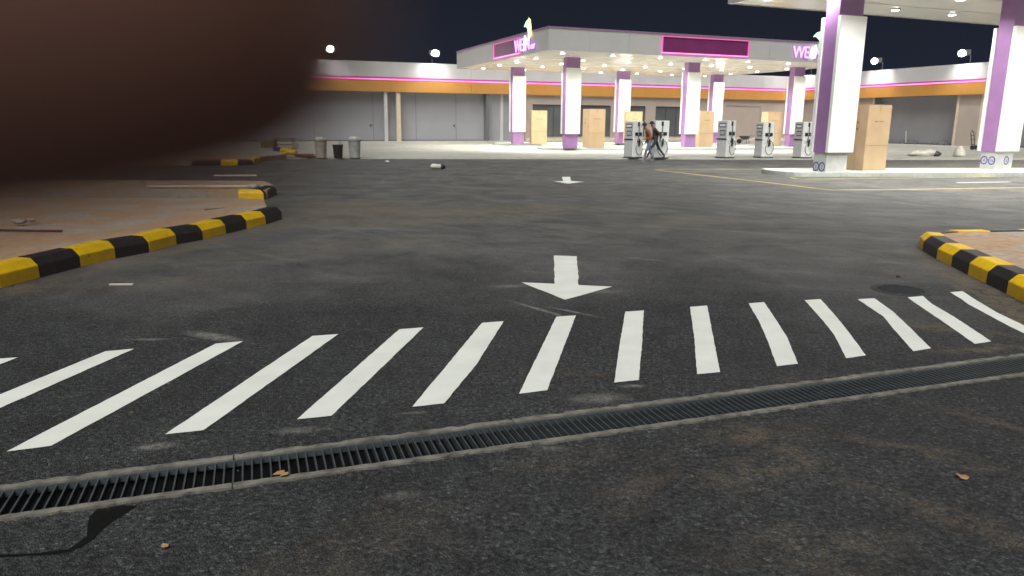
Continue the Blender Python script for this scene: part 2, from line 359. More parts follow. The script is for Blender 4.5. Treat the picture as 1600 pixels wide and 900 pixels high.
# ------------------------------------------------------------------ trench drain
td=thing('trench_drain','long trench drain with concrete lips and dark ribbed grating in front of the stripes','drain',DR(0,0),DA)
NB=286; SP=.0440; s0=-3.2
L0,L1=s0-.02,s0+NB*SP
edges=[L0]; 
x=-0.72
cuts=[]
c_=0.98
while c_>L0: cuts.append(c_); c_-=1.52
c_=0.98+1.52
while c_<L1: cuts.append(c_); c_+=1.52
cuts=sorted(cuts); spans=list(zip([L0]+cuts,cuts+[L1]))
def lip(s_a,s_b,inner,outer,seed):
    rn=random.Random(seed); n=max(3,int((s_b-s_a)/.035)); sg=1 if outer>0 else -1
    P0=[];P1=[]
    for i in range(n+1):
        s=s_a+.003+(s_b-s_a-.006)*i/n
        P0.append((s,inner+rn.uniform(-.0015,.0015))); P1.append((s,outer+sg*(.004*math.sin(s*5.1+seed)*math.sin(s*13.7)+rn.choice((0,0,0,-.012,.006))+rn.uniform(-.004,.003))))
    zt=[.012+rn.uniform(-.0015,.0015) for _ in range(2*(n+1))]
    m=MB(); vs=[];fs=[]
    for i in range(n+1):
        vs+= [(*P0[i],-.035),(*P0[i],zt[2*i]-.001),(*P1[i],zt[2*i+1]),(*P1[i],-.035)]
    for i in range(n):
        k=4*i
        for j in range(3):
            q=(k+j,k+4+j,k+5+j,k+1+j); fs.append(q if sg<0 else q[::-1])
    fs += [(0,1,2,3),(4*n+3,4*n+2,4*n+1,4*n)]
    return m.add(vs,fs)
for i,(sa,sb) in enumerate(spans):
    lip(sa,sb,HW-EW,HW+.004,i).build('concrete_lip',M['conc'],td)
    lip(sa,sb,-HW+EW,-HW-.004,50+i).build('concrete_lip',M['conc'],td)
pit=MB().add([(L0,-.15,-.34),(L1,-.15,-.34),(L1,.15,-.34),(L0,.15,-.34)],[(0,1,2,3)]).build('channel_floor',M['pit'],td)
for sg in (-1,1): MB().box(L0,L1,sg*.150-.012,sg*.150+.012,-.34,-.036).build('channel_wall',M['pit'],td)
iw=HW-EW-.002
MB().box(L0,L1,iw-.014,iw,-.03,.002).build('grate_rail',M['grate'],td); MB().box(L0,L1,-iw,-iw+.014,-.03,.002).build('grate_rail',M['grate'],td)
bm_=MB().add([(-.003,-iw+.014,-.042),(.003,-iw+.014,-.042),(.003,iw-.014,-.042),(-.003,iw-.014,-.042),(-.004,-iw+.014,.0),(.004,-iw+.014,.0),(.004,iw-.014,.0),(-.004,iw-.014,.0)],
     [(0,3,2,1),(4,5,6,7),(0,1,5,4),(1,2,6,5),(2,3,7,6),(3,0,4,7)])
b0_=bm_.build('grate_bar',M['grate'],td,loc=(s0,0,0))
for i in range(1,NB):
    link('grate_bar',b0_.data,None,td,loc=(s0+i*SP+random.uniform(-.0008,.0008),0,random.uniform(-.0008,.0006)))

# ------------------------------------------------------------------ painted markings (about 4 mm proud)
def ground_poly(pts, z=.004, wob=.004, seg=.12, seed=0):
    rn=random.Random(seed); g=[G(*p) for p in pts]; out=[]
    for i,p in enumerate(g):
        q=g[(i+1)%len(g)]; n=max(1,int((q-p).length/seg)); out.append((p.x,p.y))
        d=(q-p).normalized()
        for k in range(1,n):
            r=p.lerp(q,k/n); o=rn.uniform(-wob,wob); out.append((r.x-d.y*o,r.y+d.x*o))
    return out
def flat(poly,z,name,m,parent=None):
    mb=MB(); b=bmesh.new()
    vs=[b.verts.new((p[0],p[1],z)) for p in poly]; f=b.faces.new(vs); f.normal_update()
    if f.normal.z<0: f.normal_flip()
    bmesh.ops.triangulate(b,faces=b.faces[:]); me=bpy.data.meshes.new(name); b.to_mesh(me); b.free()
    return link(name,me,m,parent)
cw=thing('crosswalk','row of slanting white zebra stripes painted on the asphalt beside the trench drain','crosswalk')
ST=[
 [(-215,628),(-80,578),(0,561),(28,559),(0,570),(-120,625)],
 [(165,549.5),(210,545.5),(0,638.5),(-120,692),(-200,695),(0,617)],
 [(337,537.5),(380,533.8),(80,697.5),(10,706.5)],
 [(488,525.5),(529,522.5),(318,673),(258,679.5)],
 [(624,515),(662,512),(518,650.5),(464,656)],
 [(753,505),(787,502.5),(744,571),(694,631),(644,636.5)],
 [(869,495.5),(900,493.3),(880,545),(855,610.5),(811,616)],
 [(977,487.5),(1006,485.5),(1003,540),(998,594.5),(959.5,598.5),(968,540)],
 [(1078,480),(1105,478),(1115,530),(1125,582),(1089,585.5),(1085,530)],
 [(1169.5,474.5),(1194,472.5),(1213,501),(1229,526),(1247,569),(1214,573),(1198,530),(1187,505)],
 [(1257,469.5),(1282,467.8),(1302,490),(1321,513),(1353,556),(1322,560.5),(1304,525),(1287,503)],
 [(1340,468),(1366,466.5),(1395,487),(1415,506),(1455,545),(1427,549.5),(1400,519),(1380,495)],
 [(1418,465),(1442,463),(1457,476),(1490,495),(1549,534),(1523,538),(1473,503),(1433,476)],
 [(1484,457),(1504,455.5),(1523,468),(1559,489.5),(1592,505),(1700,562),(1668,562),(1600,521.5),(1579,511.5),(1513,476),(1504,469)],
]
for i,s in enumerate(ST): flat(ground_poly(s,seed=i,wob=.0022,seg=.06),.004,'stripe',M['whitepaint'],cw)
AR=[(865.3,399.6),(901.4,400.8),(904,445.9),(956.5,448.2),(882.6,468.9),(814.5,441.6),(866.7,443.9)]
tag(flat(ground_poly(AR,seed=30,wob=.006),.004,'arrow_marking',M['whitepaint']),'large white arrow painted on the asphalt just beyond the zebra stripes','road marking')
AR2=[(878,276.5),(891.5,276.5),(892,282.8),(913,284.3),(888,287.2),(864,283.4),(879.5,283)]
tag(flat(ground_poly(AR2,seed=31,wob=.01,seg=.4),.004,'arrow_marking',M['whitepaint']),'small distant white arrow painted on the asphalt nearer the forecourt','road marking')
def line_strip(pts,wid,name,m,label,cat='road marking',z=.004):
    g=[G(*p) for p in pts]; Lf=[];Rt=[]
    for i,p in enumerate(g):
        d=(g[min(i+1,len(g)-1)]-g[max(i-1,0)]).normalized(); n=Vector((-d.y,d.x,0))*wid/2; Lf.append(p+n); Rt.append(p-n)
    mb=MB(); n=len(g); mb.add([(q.x,q.y,z) for q in Lf+Rt],[(n+i,n+i+1,i+1,i) for i in range(n-1)])
    return tag(mb.build(name,m),label,cat)
line_strip([(1023.6,264.8),(1150,264.4),(1270,263.6),(1450,262.6),(1700,261)],.11,'yellow_line',M['yline'],'thin yellow line on the asphalt running behind the near kerbed island')
line_strip([(1024.5,265.8),(1160,281),(1255,292),(1297,297.3),(1430,296),(1600,293.5),(1750,291)],.11,'yellow_line',M['yline'],'thin yellow line running diagonally then along the road before the near island',z=.0065)
line_strip([(1234,277.5),(1244,279.2),(1256,280),(1400,278.6),(1600,275.8),(1750,274)],.10,'yellow_line',M['yline'],'thin yellow line hugging the kerb of the near pump island')
line_strip([(1495,285.4),(1578,284.4)],.14,'white_line',M['whitepaint'],'short white dash on the asphalt beside the near pump island')
g=G(1408,453)
mh=thing('manhole_cover','round dark manhole cover set in rough asphalt near the right kerb','manhole',(g.x,g.y,0))
MB().lathe([(.30,-.05),(.30,.0035),(.255,.0045),(.25,.002)],n=32).build('rim',M['mhole'],mh)
lid=MB().lathe([(.245,-.05),(.245,.005)],n=32)
for i in range(-4,5):
    h=math.sqrt(.22**2-(i*.05)**2)
    lid.box(-h,h,i*.05-.008,i*.05+.008,.005,.010)
lid.build('lid',M['mhole'],mh)
# wet spill running out of the drain
M['wet']=mat('wet_spill',(.011,.011,.010),.22,.1,10,.3,60,spec=.4)
sp=[(152,797),(190,790),(214,791),(196,803),(172,818),(156,832),(146,843),(128,855),(110,863),(60,869),(0,872),(-60,874),(-60,868),(0,867.5),(60,865),(108,859),(124,848),(136,838),(137,822),(140,808)]
spill=flat(ground_poly(sp,seed=77,wob=.006,seg=.05),.0035,'water_spill',M['wet']); tag(spill,'dark wet trickle of water running from the drain at bottom left','puddle')

# ------------------------------------------------------------------ kerbs and pavements
KH,KC,KB=.135,.215,.26      # front height, top height, width
def kerb(pts, first_yellow, label, side=1, gap=.010, group='yellow and black kerbs'):
    """pts: boundaries of the blocks along the front foot; side=+1: the body lies to the left of the walk direction"""
    o=thing('kerb',label,'kerb',(pts[0].x,pts[0].y,0),0,group)
    y=first_yellow; base=pts[0]
    nor=[]
    for i in range(len(pts)):
        d=(pts[min(i+1,len(pts)-1)]-pts[max(i-1,0)]).normalized(); nor.append(Vector((-d.y,d.x,0))*side)
    prof=[(0,-.05),(.004,KH),(.085,KC),(KB,KC+.004),(KB,-.05)]
    for i in range(len(pts)-1):
        p,q=pts[i]-base,pts[i+1]-base; d=(q-p).normalized(); dz=random.uniform(-.004,.004); dn=random.uniform(-.004,.004)
        vs=[]
        for e_,n_,sg in ((p,nor[i],1),(q,nor[i+1],-1)):
            for a,h in prof: t=e_+n_*(a+dn)+d*sg*gap/2; vs.append((t.x,t.y,h+(dz if h>0 else 0)))
        fs=[(k,(k+1)%5,5+(k+1)%5,5+k) for k in range(5)]+[(4,3,2,1,0),(5,6,7,8,9)]
        if side>0: fs=[f[::-1] for f in fs]
        mb=MB().add(vs,fs); ob=mb.build('kerb_block',M['kyellow'] if y else M['kblack'],o,bevel=.005)
        y=not y
    return o
LK=[G(*p) for p in [(0,450),(63,433.6),(127,417),(182,403.6),(234,394),(276.6,382),(318,374.5),(354,365),(386,357.4),(416,350.5),(441,342.4)]]
d0=(LK[0]-LK[4]).normalized()*.58
pre=[LK[0]+d0*k for k in range(5,0,-1)]
# even out the measured joints
LKs=pre+LK
kerb(LKs,False,'yellow and black striped kerb along the sandy pavement on the left',1)
RK=[G(*p) for p in [(1441,391.5),(1461.8,404),(1485.5,415.5),(1510.8,428.6),(1540,443),(1572,458.5)]]
# (walk from the far corner towards the camera: the body lies to the left of the walk)
d1=(RK[-1]-RK[-4]).normalized()*.53
RKs=RK+[RK[-1]+d1*k for k in range(1,7)]
kerb(RKs,False,'yellow and black striped kerb along the dusty island on the right',1)
c0=RK[0]
far=[c0+Vector((0.02,.03,0)), c0+Vector((.16,.40,0)), c0+Vector((.62,.62,0))]
fd=Vector((math.cos(rad(8)),math.sin(rad(8)),0))
for k in range(1,10): far.append(far[2]+fd*.55*k)
far=far[::-1]
kerb(far,True,'kerb of the right island along its far side, showing only pale yellow tops',1)
# right island surface
ins=[Vector((p.x,p.y,0)) for p in RKs]
def offs(pts,dist):
    out=[]
    for i in range(len(pts)):
        d=(pts[min(i+1,len(pts)-1)]-pts[max(i-1,0)]).normalized(); out.append(pts[i]+Vector((-d.y,d.x,0))*dist)
    return out
poly=[(p.x,p.y) for p in offs(far,KB-.01)]+[(p.x,p.y) for p in offs(RKs,KB-.01)]+[(16,RKs[-1].y)]
def slab(poly,z0,z1,name,m):
    b=bmesh.new(); lo=[b.verts.new((p[0],p[1],z0)) for p in poly]; zz=z1 if isinstance(z1,list) else [z1]*len(poly)
    hi=[b.verts.new((p[0],p[1],zz[i])) for i,p in enumerate(poly)]
    b.faces.new(hi); n=len(poly)
    for i in range(n): b.faces.new((lo[i],lo[(i+1)%n],hi[(i+1)%n],hi[i]))
    bmesh.ops.recalc_face_normals(b,faces=b.faces[:]); 
    bmesh.ops.triangulate(b,faces=[f for f in b.faces if len(f.verts)>4])
    up=[f for f in b.faces if abs(f.normal.z)>.7]
    if up and up[0].normal.z<0: bmesh.ops.reverse_faces(b,faces=b.faces[:])
    me=bpy.data.meshes.new(name); b.to_mesh(me); b.free(); return link(name,me,m)
struct(slab(poly,-.05,.205,'pavement',M['paver']))
# left pavement: level behind the kerb, sloping to the gap beyond the kerb's end
inl=offs(LKs,KB-.01)
k2a,k2b,k2c=G(372,312),G(413,312),G(432,305)
pl=[(p.x,p.y) for p in inl]; zl=[.205]*len(pl)
zl[-1]=.17
q1=G(441,341); q2=G(412,313)
pl+= [(q2.x,q2.y),(k2a.x,k2a.y+.02),(k2a.x-16,k2a.y-.6),(-24,inl[0].y)]; zl+=[.02,.03,.03,.2]
struct(slab(pl,-.05,zl,'pavement',M['paver']))
K2=[k2a+Vector((-.76*k,-.03*k,0)) for k in (0,)]+[k2b]
k2=[k2a,k2b,G(433,304)]
kerb(k2,True,'short yellow and black kerb end beyond the gap in the left pavement',1)
p2=[(k2a.x-14,k2a.y-.5),(k2a.x,k2a.y+.10),(k2b.x,k2b.y+.2),(k2[2].x-.12,k2[2].y+.15),(k2[2].x-.75,k2[2].y+1.5),(k2a.x-1,k2[2].y+1.6),(k2a.x-14,k2[2].y+1.2)]
struct(slab(p2,-.05,.195,'pavement',M['paver']))
# third, far pavement by the forecourt
k3=[G(300,258.5),G(345,258.3),G(372,258),G(396,257.6),G(408,252.5)]
kerb(k3,False,'far yellow and black kerb end half hidden at the left edge of the forecourt',1)
p3=[(-40,k3[0].y-.2),(k3[0].x,k3[0].y+.12),(k3[3].x,k3[3].y+.12),(k3[4].x-.1,k3[4].y),(k3[4].x+.3,k3[4].y+2.6),(k3[4].x-4,k3[4].y+4.2),(-40,k3[4].y+2)]
struct(slab(p3,-.05,.20,'pavement',M['paver']))

# ------------------------------------------------------------------ pump islands
def island(front,depth,h,name,label,ang=A22,zb=0.):
    # front: list of ground points from left to right; rounded left nose
    nv=Vector((-math.sin(ang),math.cos(ang),0)); a=front[0]; back=[p+nv*depth for p in front]
    nose=[]
    c=(a+back[0])/2; r=depth/2; ex=Vector((math.cos(ang),math.sin(ang),0))
    for k in range(1,8):
        t=PI*k/8; nose.append(c - ex*(r*.45*math.sin(t)) + nv*(r*math.cos(t)))
    pts=front+back[::-1]+nose
    o=thing(name,label,'kerbed island',(a.x,a.y,zb),0,'pump islands under the canopies')
    P_=[(p.x-a.x,p.y-a.y) for p in pts]
    MB().prism(P_,-.05,h).build('island_slab',M['islandtop'],o,bevel=.02)
    return o
island([G(1252,276.5),G(1600,276.5),G(1800,276)],2.3,.15,'pump_island','near pale concrete pump island carrying the large column at right',rad(10))
island([G(872,235,FLOW),G(1000,235,FLOW),G(1150,234.6,FLOW),G(1290,234.2,FLOW)],3.4,.17,'pump_island','front concrete pump island under the far canopy',rad(18),FLOW)
island([G(792,227.2,FLOW),G(900,227,FLOW),G(1120,226.6,FLOW)],3.0,.17,'pump_island','rear concrete pump island under the far canopy',rad(18),FLOW)

# ------------------------------------------------------------------ station canopies
def text_mesh(s,size,ext):
    cu=bpy.data.curves.new('t','FONT'); cu.body=s; cu.size=size; cu.extrude=ext; cu.resolution_u=4
    o=bpy.data.objects.new('t',cu); COL.objects.link(o); bpy.context.view_layer.update()
    me=bpy.data.meshes.new_from_object(o.evaluated_get(bpy.context.evaluated_depsgraph_get())); bpy.data.objects.remove(o); return me
def column(parent,x,y,ztop,base_mat,zp,cap=.70):
    """core between two white slabs; local origin at the canopy's corner"""
    c=bpy.data.objects.new('column',None); COL.objects.link(c); c.parent=parent; c.location=(x,y,0)
    MB().box(-.50,.50,-.28,.28,zp,ztop).build('core',M['purple'],c)
    MB().box(-.46,.46,-.285,.285,-.04,zp).build('plinth',base_mat,c,bevel=.012)
    for s in (-1,1):
        y0,y1=(-.42,-.285) if s<0 else (.285,.42)
        MB().box(-.55,.55,y0,y1,zp+.01,ztop-cap).build('cladding_panel',M['panel'],c,bevel=.01)
    return c
def downlights(parent,xs,ys,z,power,skip=()):
    me=None
    for i,x in enumerate(xs):
        for j,y in enumerate(ys):
            if (i,j) in skip: continue
            if me is None:
                f=MB().lathe([(.17,-.03),(.17,.012),(.13,.012)],n=16).build('downlight',M['white'],parent,loc=(x,y,z-.012)); me=f.data
                l=MB().lathe([(.128,-.038),(.128,-.031)],n=16).build('lamp_face',M['lampface'],f); lm=l.data
            else:
                f=link('downlight',me,None,parent,loc=(x,y,z-.012)); link('lamp_face',lm,None,f)
            lamp('downlight_lamp','SPOT',(x,y,z-.06),power,parent,(1,.99,.93),(0,0,0),.10,rad(150),.6)
def logo(parent,ox,oy,oz,rz):
    """lit letters standing off the fascia; local x runs along the face"""
    t=bpy.data.objects.new('sign_logo',None); COL.objects.link(t); t.parent=parent; t.location=(ox,oy,oz); t.rotation_euler=(0,0,rz)
    def put(s,x,z,size,sxs=1.):
        me=text_mesh(s,size,.03); o=link('letter',me,M['letter'],t); o.rotation_euler=(PI/2,0,0); o.location=(x,-.10,z); o.scale=(sxs,1,1)
        me2=text_mesh(s,size,.03); 
        o2=link('letter_back',me2,M['letterback'],t); o2.rotation_euler=(PI/2,0,0); o2.location=(x-.03,-.035,z-.03); o2.scale=(sxs*1.06,1.08,1)
    put('W',0,.14,1.14,.88); put('E',1.0,.14,1.14,.80); put('N',1.90,.14,1.14,.80)
    put('ow',2.74,.14,.62,.85)
    def leaf(pts,name,m,y0=-.13,y1=-.05):
        n=len(pts); vs=[(x,y0,z) for x,z in pts]+[(x,y1,z) for x,z in pts]
        MB().add(vs,[tuple(range(n)),tuple(range(2*n-1,n-1,-1))]+[(i,n+i,n+(i+1)%n,(i+1)%n) for i in range(n)]).build(name,m,t)
    leaf([(1.76,.10),(1.94,.22),(2.04,.50),(2.02,.80),(1.92,1.05),(1.82,.8),(1.74,.5)],'flame',M['lampface2'],-.18,-.14)
    leaf([(2.35,.72),(2.42,1.05),(2.30,1.42),(1.98,1.62),(1.72,1.60),(2.02,1.88),(2.36,1.98),(2.44,1.7),(2.47,1.2)],'leaf',M['leafgreen'])
    leaf([(2.48,.75),(2.56,1.2),(2.53,1.7),(2.42,2.06),(2.60,1.92),(2.72,1.5),(2.70,1.1)],'leaf',M['leafyellow'])
M['lampface2']=mat('lit_white_flame',(1,1,1),.4,0,emit=(1,.98,1),es=1.6)
def canopy(u0,v0,du,dv,z,h,label,cols,zp,base_mat,xs,ys,power,group='station canopies'):
    loc=W(u0,v0); c=thing('station_canopy',label,'canopy',loc,A22,group)
    MB().box(.06,du-.06,.06,dv-.06,z+.02,z+h-.15).build('soffit',M['soffit'],c)
    # fascia boards, in lengths with open joints
    def boards(n,x0,x1,face):
        for i in range(n):
            a=x0+(x1-x0)*i/n+.006; b_=x0+(x1-x0)*(i+1)/n-.006
            mb=MB()
            if face=='f': mb.box(a,b_,0,.055,z,z+h)
            if face=='b': mb.box(a,b_,dv-.055,dv,z,z+h)
            if face=='l': mb.box(0,.055,a,b_,z,z+h)
            if face=='r': mb.box(du-.055,du,a,b_,z,z+h)
            mb.build('fascia_board',M['fascia'],c)
    boards(max(4,int(du/2.6)),.06,du-.06,'f'); boards(max(4,int(du/2.6)),.06,du-.06,'b'); boards(max(3,int(dv/2.6)),0,dv,'l'); boards(max(3,int(dv/2.6)),0,dv,'r')
    MB().box(-.04,du+.04,-.04,dv+.04,z+h,z+h+.10).build('roof_trim',M['trim'],c)
    MB().box(.5,du-.5,.5,dv-.5,z+h+.10,z+h+.16).build('roof_deck',M['parapet'],c)
    # drain ribs of the soffit
    n=int(dv/2.2)
    for i in range(1,n):
        y=dv*i/n; MB().box(.1,du-.1,y-.012,y+.012,z+.008,z+.03).build('soffit_joint',M['fascia'],c)
    for x,y in cols: column(c,x,y,z+.03,base_mat,zp,.95 if base_mat is M['plinth'] else .70)
    downlights(c,xs,ys,z+.02,power)
    return c
FC=(19.6,42.9); FDU,FDV=25.2,18.2
fx=[1.7+3.63*i for i in range(7)]; fy=[1.5,5.7,9.2,12.7,16.4]
fc=canopy(*FC,FDU,FDV,6.0,1.3,'far white station canopy on six purple and white columns over pump islands',
   [(3.8,4.4),(13.6,4.4),(23.4,4.4),(4.0,14.6),(13.8,14.6),(23.5,14.6)],.92,M['purple'],fx,fy,400)
# recessed neon framed panels
def neon_panel(parent,x0,x1,z0,z1,face):
    s=bpy.data.objects.new('sign_panel',None); COL.objects.link(s); s.parent=parent
    if face=='l': s.rotation_euler=(0,0,-PI/2)
    t=.04
    MB().box(x0,x1,-.05,-.004,z0,z1).build('sign_face',M['signface'],s)
    MB().box(x0-t,x1+t,-.12,-.008,z0-t,z0-.002).build('neon_tube',M['neon'],s)
    MB().box(x0-t,x1+t,-.12,-.008,z1+.002,z1+t*.6).build('neon_tube',M['neondim'],s)
    MB().box(x0-t,x0-.002,-.12,-.008,z0,z1).build('neon_tube',M['neondim'],s); MB().box(x1+.002,x1+t,-.12,-.008,z0,z1).build('neon_tube',M['neondim'],s)
M['neondim']=mat('pink_neon_dim',(.8,.1,.45),.4,0,emit=(1,.10,.50),es=.22)
neon_panel(fc,8.1,14.9,6.20,7.16,'f')
neon_panel(fc,-9.2,-4.5,6.20,7.10,'l')
logo(fc,18.75,0,6.12,0)
logo(fc,0,5.25,6.12,-PI/2)
nc=canopy(18.1,6.0,40,17.8,6.0,1.3,'near station canopy at top right held by tall purple and white columns',
   [(1.26,13.4),(8.7,12.9),(16.0,12.9),(1.5,4.2),(8.7,4.2),(16.0,4.2)],.78,M['plinth'],[.55+3.05*i for i in range(9)],[1.5,4.6,7.6,10.8,13.6,16.3],230)
# blue stamped marks on the near plinths
def stamp(parent,x,z,ch,yface=-.288,left=False):
    s=bpy.data.objects.new('stamp',None); COL.objects.link(s); s.parent=parent
    mb=MB(); n=24
    vs=[];fs=[]
    for k in range(n):
        a=2*PI*k/n
        for r in (.135,.100): vs.append((r*math.cos(a),0,r*math.sin(a)*1.15))
    for k in range(n): fs.append((2*k,2*k+1,2*((k+1)%n)+1,2*((k+1)%n)))
    mb.add(vs,fs).build('ring',M['blue'],s)
    me=text_mesh(ch,.17,0); o=link('mark',me,M['blue'],s); o.rotation_euler=(PI/2,0,0); o.location=(-.05,-.001,-.06)
    if left: s.location=(-.463,x,z); s.rotation_euler=(0,0,-PI/2)
    else: s.location=(x,yface,z)
cs=[o for o in nc.children if o.name.startswith('column')]
stamp(cs[0],-.12,.32,'2',left=True); stamp(cs[0],.14,.32,'5',left=True)
stamp(cs[1],-.15,.46,'N',left=True); stamp(cs[1],.14,.46,'4',left=True); stamp(cs[1],.12,.46,'N')

# ------------------------------------------------------------------ perimeter shop buildings
def building(name,label,loc,rz):
    loc=Vector((loc.x,loc.y,FLOW)); return thing(name,label,'building',loc,rz,'shop buildings around the forecourt')
Z1,Z2,ZP,ZT=4.70,5.80,6.06,7.45
bl=building('shop_building','long low shop building with orange band and pink neon line behind the far canopy',W(-40,73.0),A22)
LEN=105.5                                          # from u=-40 to the inner corner at u=65.5
def wing(b,n,length,u_beige=None):
    MB().box(0,length,.0,6.0,ZT-.12,ZT).build('roof',M['parapet'],b)
    st=length/n
    for i in range(n):
        a=i*st+.008; c=(i+1)*st-.008
        MB().box(a,c,-.02,.10,ZP,ZT+.02).build('parapet_panel',M['parapet'],b)
        MB().box(a,c,-.03,.10,Z1,Z2).build('orange_panel',M['orange'],b)
    MB().box(0,length,-.012,.12,Z2,ZP).build('neon_channel',M['magenta'],b)
    MB().box(0,length,-.08,-.0135,Z2+.01,Z2+.105).build('neon_strip',M['neon'],b)
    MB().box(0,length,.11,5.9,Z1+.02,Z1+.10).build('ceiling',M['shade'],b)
wing(bl,26,LEN)
def bu(u): return u+40                              # building-local x from station u
# grey bays at left
MB().box(0,bu(26.6),1.0,1.2,0,Z1+.02).build('bay_wall',M['greywall'],bl)
for u in [-12.,-4.,4.,9.4,15.1,19.4,23.6]:
    MB().box(bu(u)-.02,bu(u)+.02,0.985,1.0,.05,Z1).build('panel_joint',M['shade'],bl)
for u in (14.75,23.3):
    MB().box(bu(u),bu(u)+.16,0.92,1.0,1.45,1.6).build('door_handle',M['black'],bl)
MB().box(bu(-30),bu(26.6),0.93,1.0,0,.12).build('skirting',M['shade'],bl)
MB().box(bu(26.6),bu(26.9),.12,1.2,0,Z1+.02).build('pier',M['shade'],bl)
MB().box(bu(26.9),bu(31),.72,.9,0,Z1+.02).build('bay_wall',M['greywall'],bl)
MB().box(bu(28.3),bu(28.6),.58,.72,0,Z1+.02).build('pilaster',M['parapet'],bl)
MB().box(bu(16.05),bu(16.35),.12,.42,0,Z1).build('post',M['parapet'],bl)
MB().box(bu(17.25),bu(17.65),.10,.50,0,Z1).build('post',M['cream'],bl)
for u in (1.5,-12,-26): MB().box(bu(u),bu(u)+.4,.10,.50,0,Z1).build('post',M['cream'],bl)
# beige front with openings
op=[(31.8,35.6,.35,3.75),(36.9,41.2,.35,3.75),(43.0,45.6,.35,3.75),(46.9,51.2,.35,3.75)]
xs_=[31.0]+[q for o_ in op for q in o_[:2]]+[65.5]
for i in range(0,len(xs_),2): MB().box(bu(xs_[i]),bu(xs_[i+1]),.30,.60,0,Z1+.02).build('wall',M['beige'],bl)
for (a,c,z0,z1) in op:
    MB().box(bu(a),bu(c),.30,.60,z1,Z1+.02).build('wall',M['beige'],bl); MB().box(bu(a),bu(c),.30,.60,0,z0).build('wall',M['beige'],bl)
    wn=MB().box(bu(a)+.06,bu(c)-.06,.50,.53,z0+.06,z1-.06).build('window',M['glass'],bl)
    k=3
    for j in range(k+1):
        xx=bu(a)+(c-a-.06)*j/k; MB().box(xx,xx+.06,.46,.498,z0,z1).build('frame',M['darkmetal'],wn)
MB().box(bu(31),bu(65.5),-.1,.296,0,.28).build('yellow_step',M['cream'],bl)
MB().tube([(bu(56.5),.26,4.0),(bu(61.5),.26,3.9),(bu(61.5),.26,.4)],.03).build('pipe',M['steel'],bl)
br=building('shop_building','right shop wing with orange band and deep open bay behind the near columns',W(65.5,73.0),A22-PI/2)
wing(br,16,60)
# right wing: walls with one deep open bay
def rb(v): return 73.0-v
bays=[(rb(60.8),rb(50.8)),(rb(48.6),rb(36)),(rb(33),rb(20))]
prev=0
for a,c in bays:
    MB().box(prev,a,.30,.60,0,Z1+.02).build('wall',M['beige'],br); prev=c
    MB().box(a-.02,c+.02,1.5,1.7,0,Z1+.02).build('bay_wall',M['greywall'],br)
    MB().box(a-.22,a-.02,.61,1.7,0,Z1+.02).build('bay_wall',M['greywall'],br); MB().box(c+.02,c+.22,.61,1.7,0,Z1+.02).build('bay_wall',M['greywall'],br)
    MB().box(a,c,1.38,1.5,0,.16).build('skirting',M['shade'],br)
    MB().box(a-.01,a+.22,.25,.299,0,Z1).build('door_frame',M['cream'],br); MB().box(c-.22,c+.01,.25,.299,0,Z1).build('door_frame',M['cream'],br)
MB().box(prev,60,.30,.60,0,Z1+.02).build('wall',M['beige'],br)

# floodlights on the parapets
def flood(u,v,rz,label):
    o=thing('floodlight',label,'floodlight',W(u,v,ZT+.02+FLOW),rz,'floodlights on the parapet')
    MB().tube([(0,.1,0),(0,.1,.55),(0,-.45,.70)],.035).build('bracket',M['darkmetal'],o)
    b=MB(); b.add([(-.36,-.78,.48),(.36,-.78,.48),(.36,-.36,.60),(-.36,-.36,.60),(-.36,-.86,.86),(.36,-.86,.86),(.36,-.40,.92),(-.36,-.40,.92)],
      [(0,3,2,1),(4,5,6,7),(0,1,5,4),(1,2,6,5),(2,3,7,6),(3,0,4,7)])
    b.build('housing',M['steel'],o,bevel=.02)
    MB().blob((0,-.83,.67),(.24,.12,.22),1,0,8).build('lens',M['floodface'],o,smooth=True)  # lamp face swollen to a glowing dome, its round glare built into the shape
    lamp('flood_lamp','SPOT',(0,-.95,.55),300,o,(1,.98,.95),(rad(30),0,0),.12,rad(120),.8)
    o.scale=(1.3,1.3,1.3); return o
flood(10.9,72.95,A22,'floodlight on the left parapet, close to the dark blurred finger')
flood(20.9,72.95,A22,'floodlight on the parapet left of the far canopy')
flood(66.0,70.5,A22-PI/2,'floodlight in the inner corner, seen just under the far canopy edge')
flood(65.55,60.0,A22-PI/2,'floodlight on the right parapet, nearer the tall cardboard carton')
flood(65.55,50.2,A22-PI/2,'floodlight on the right parapet, nearer the rightmost column')

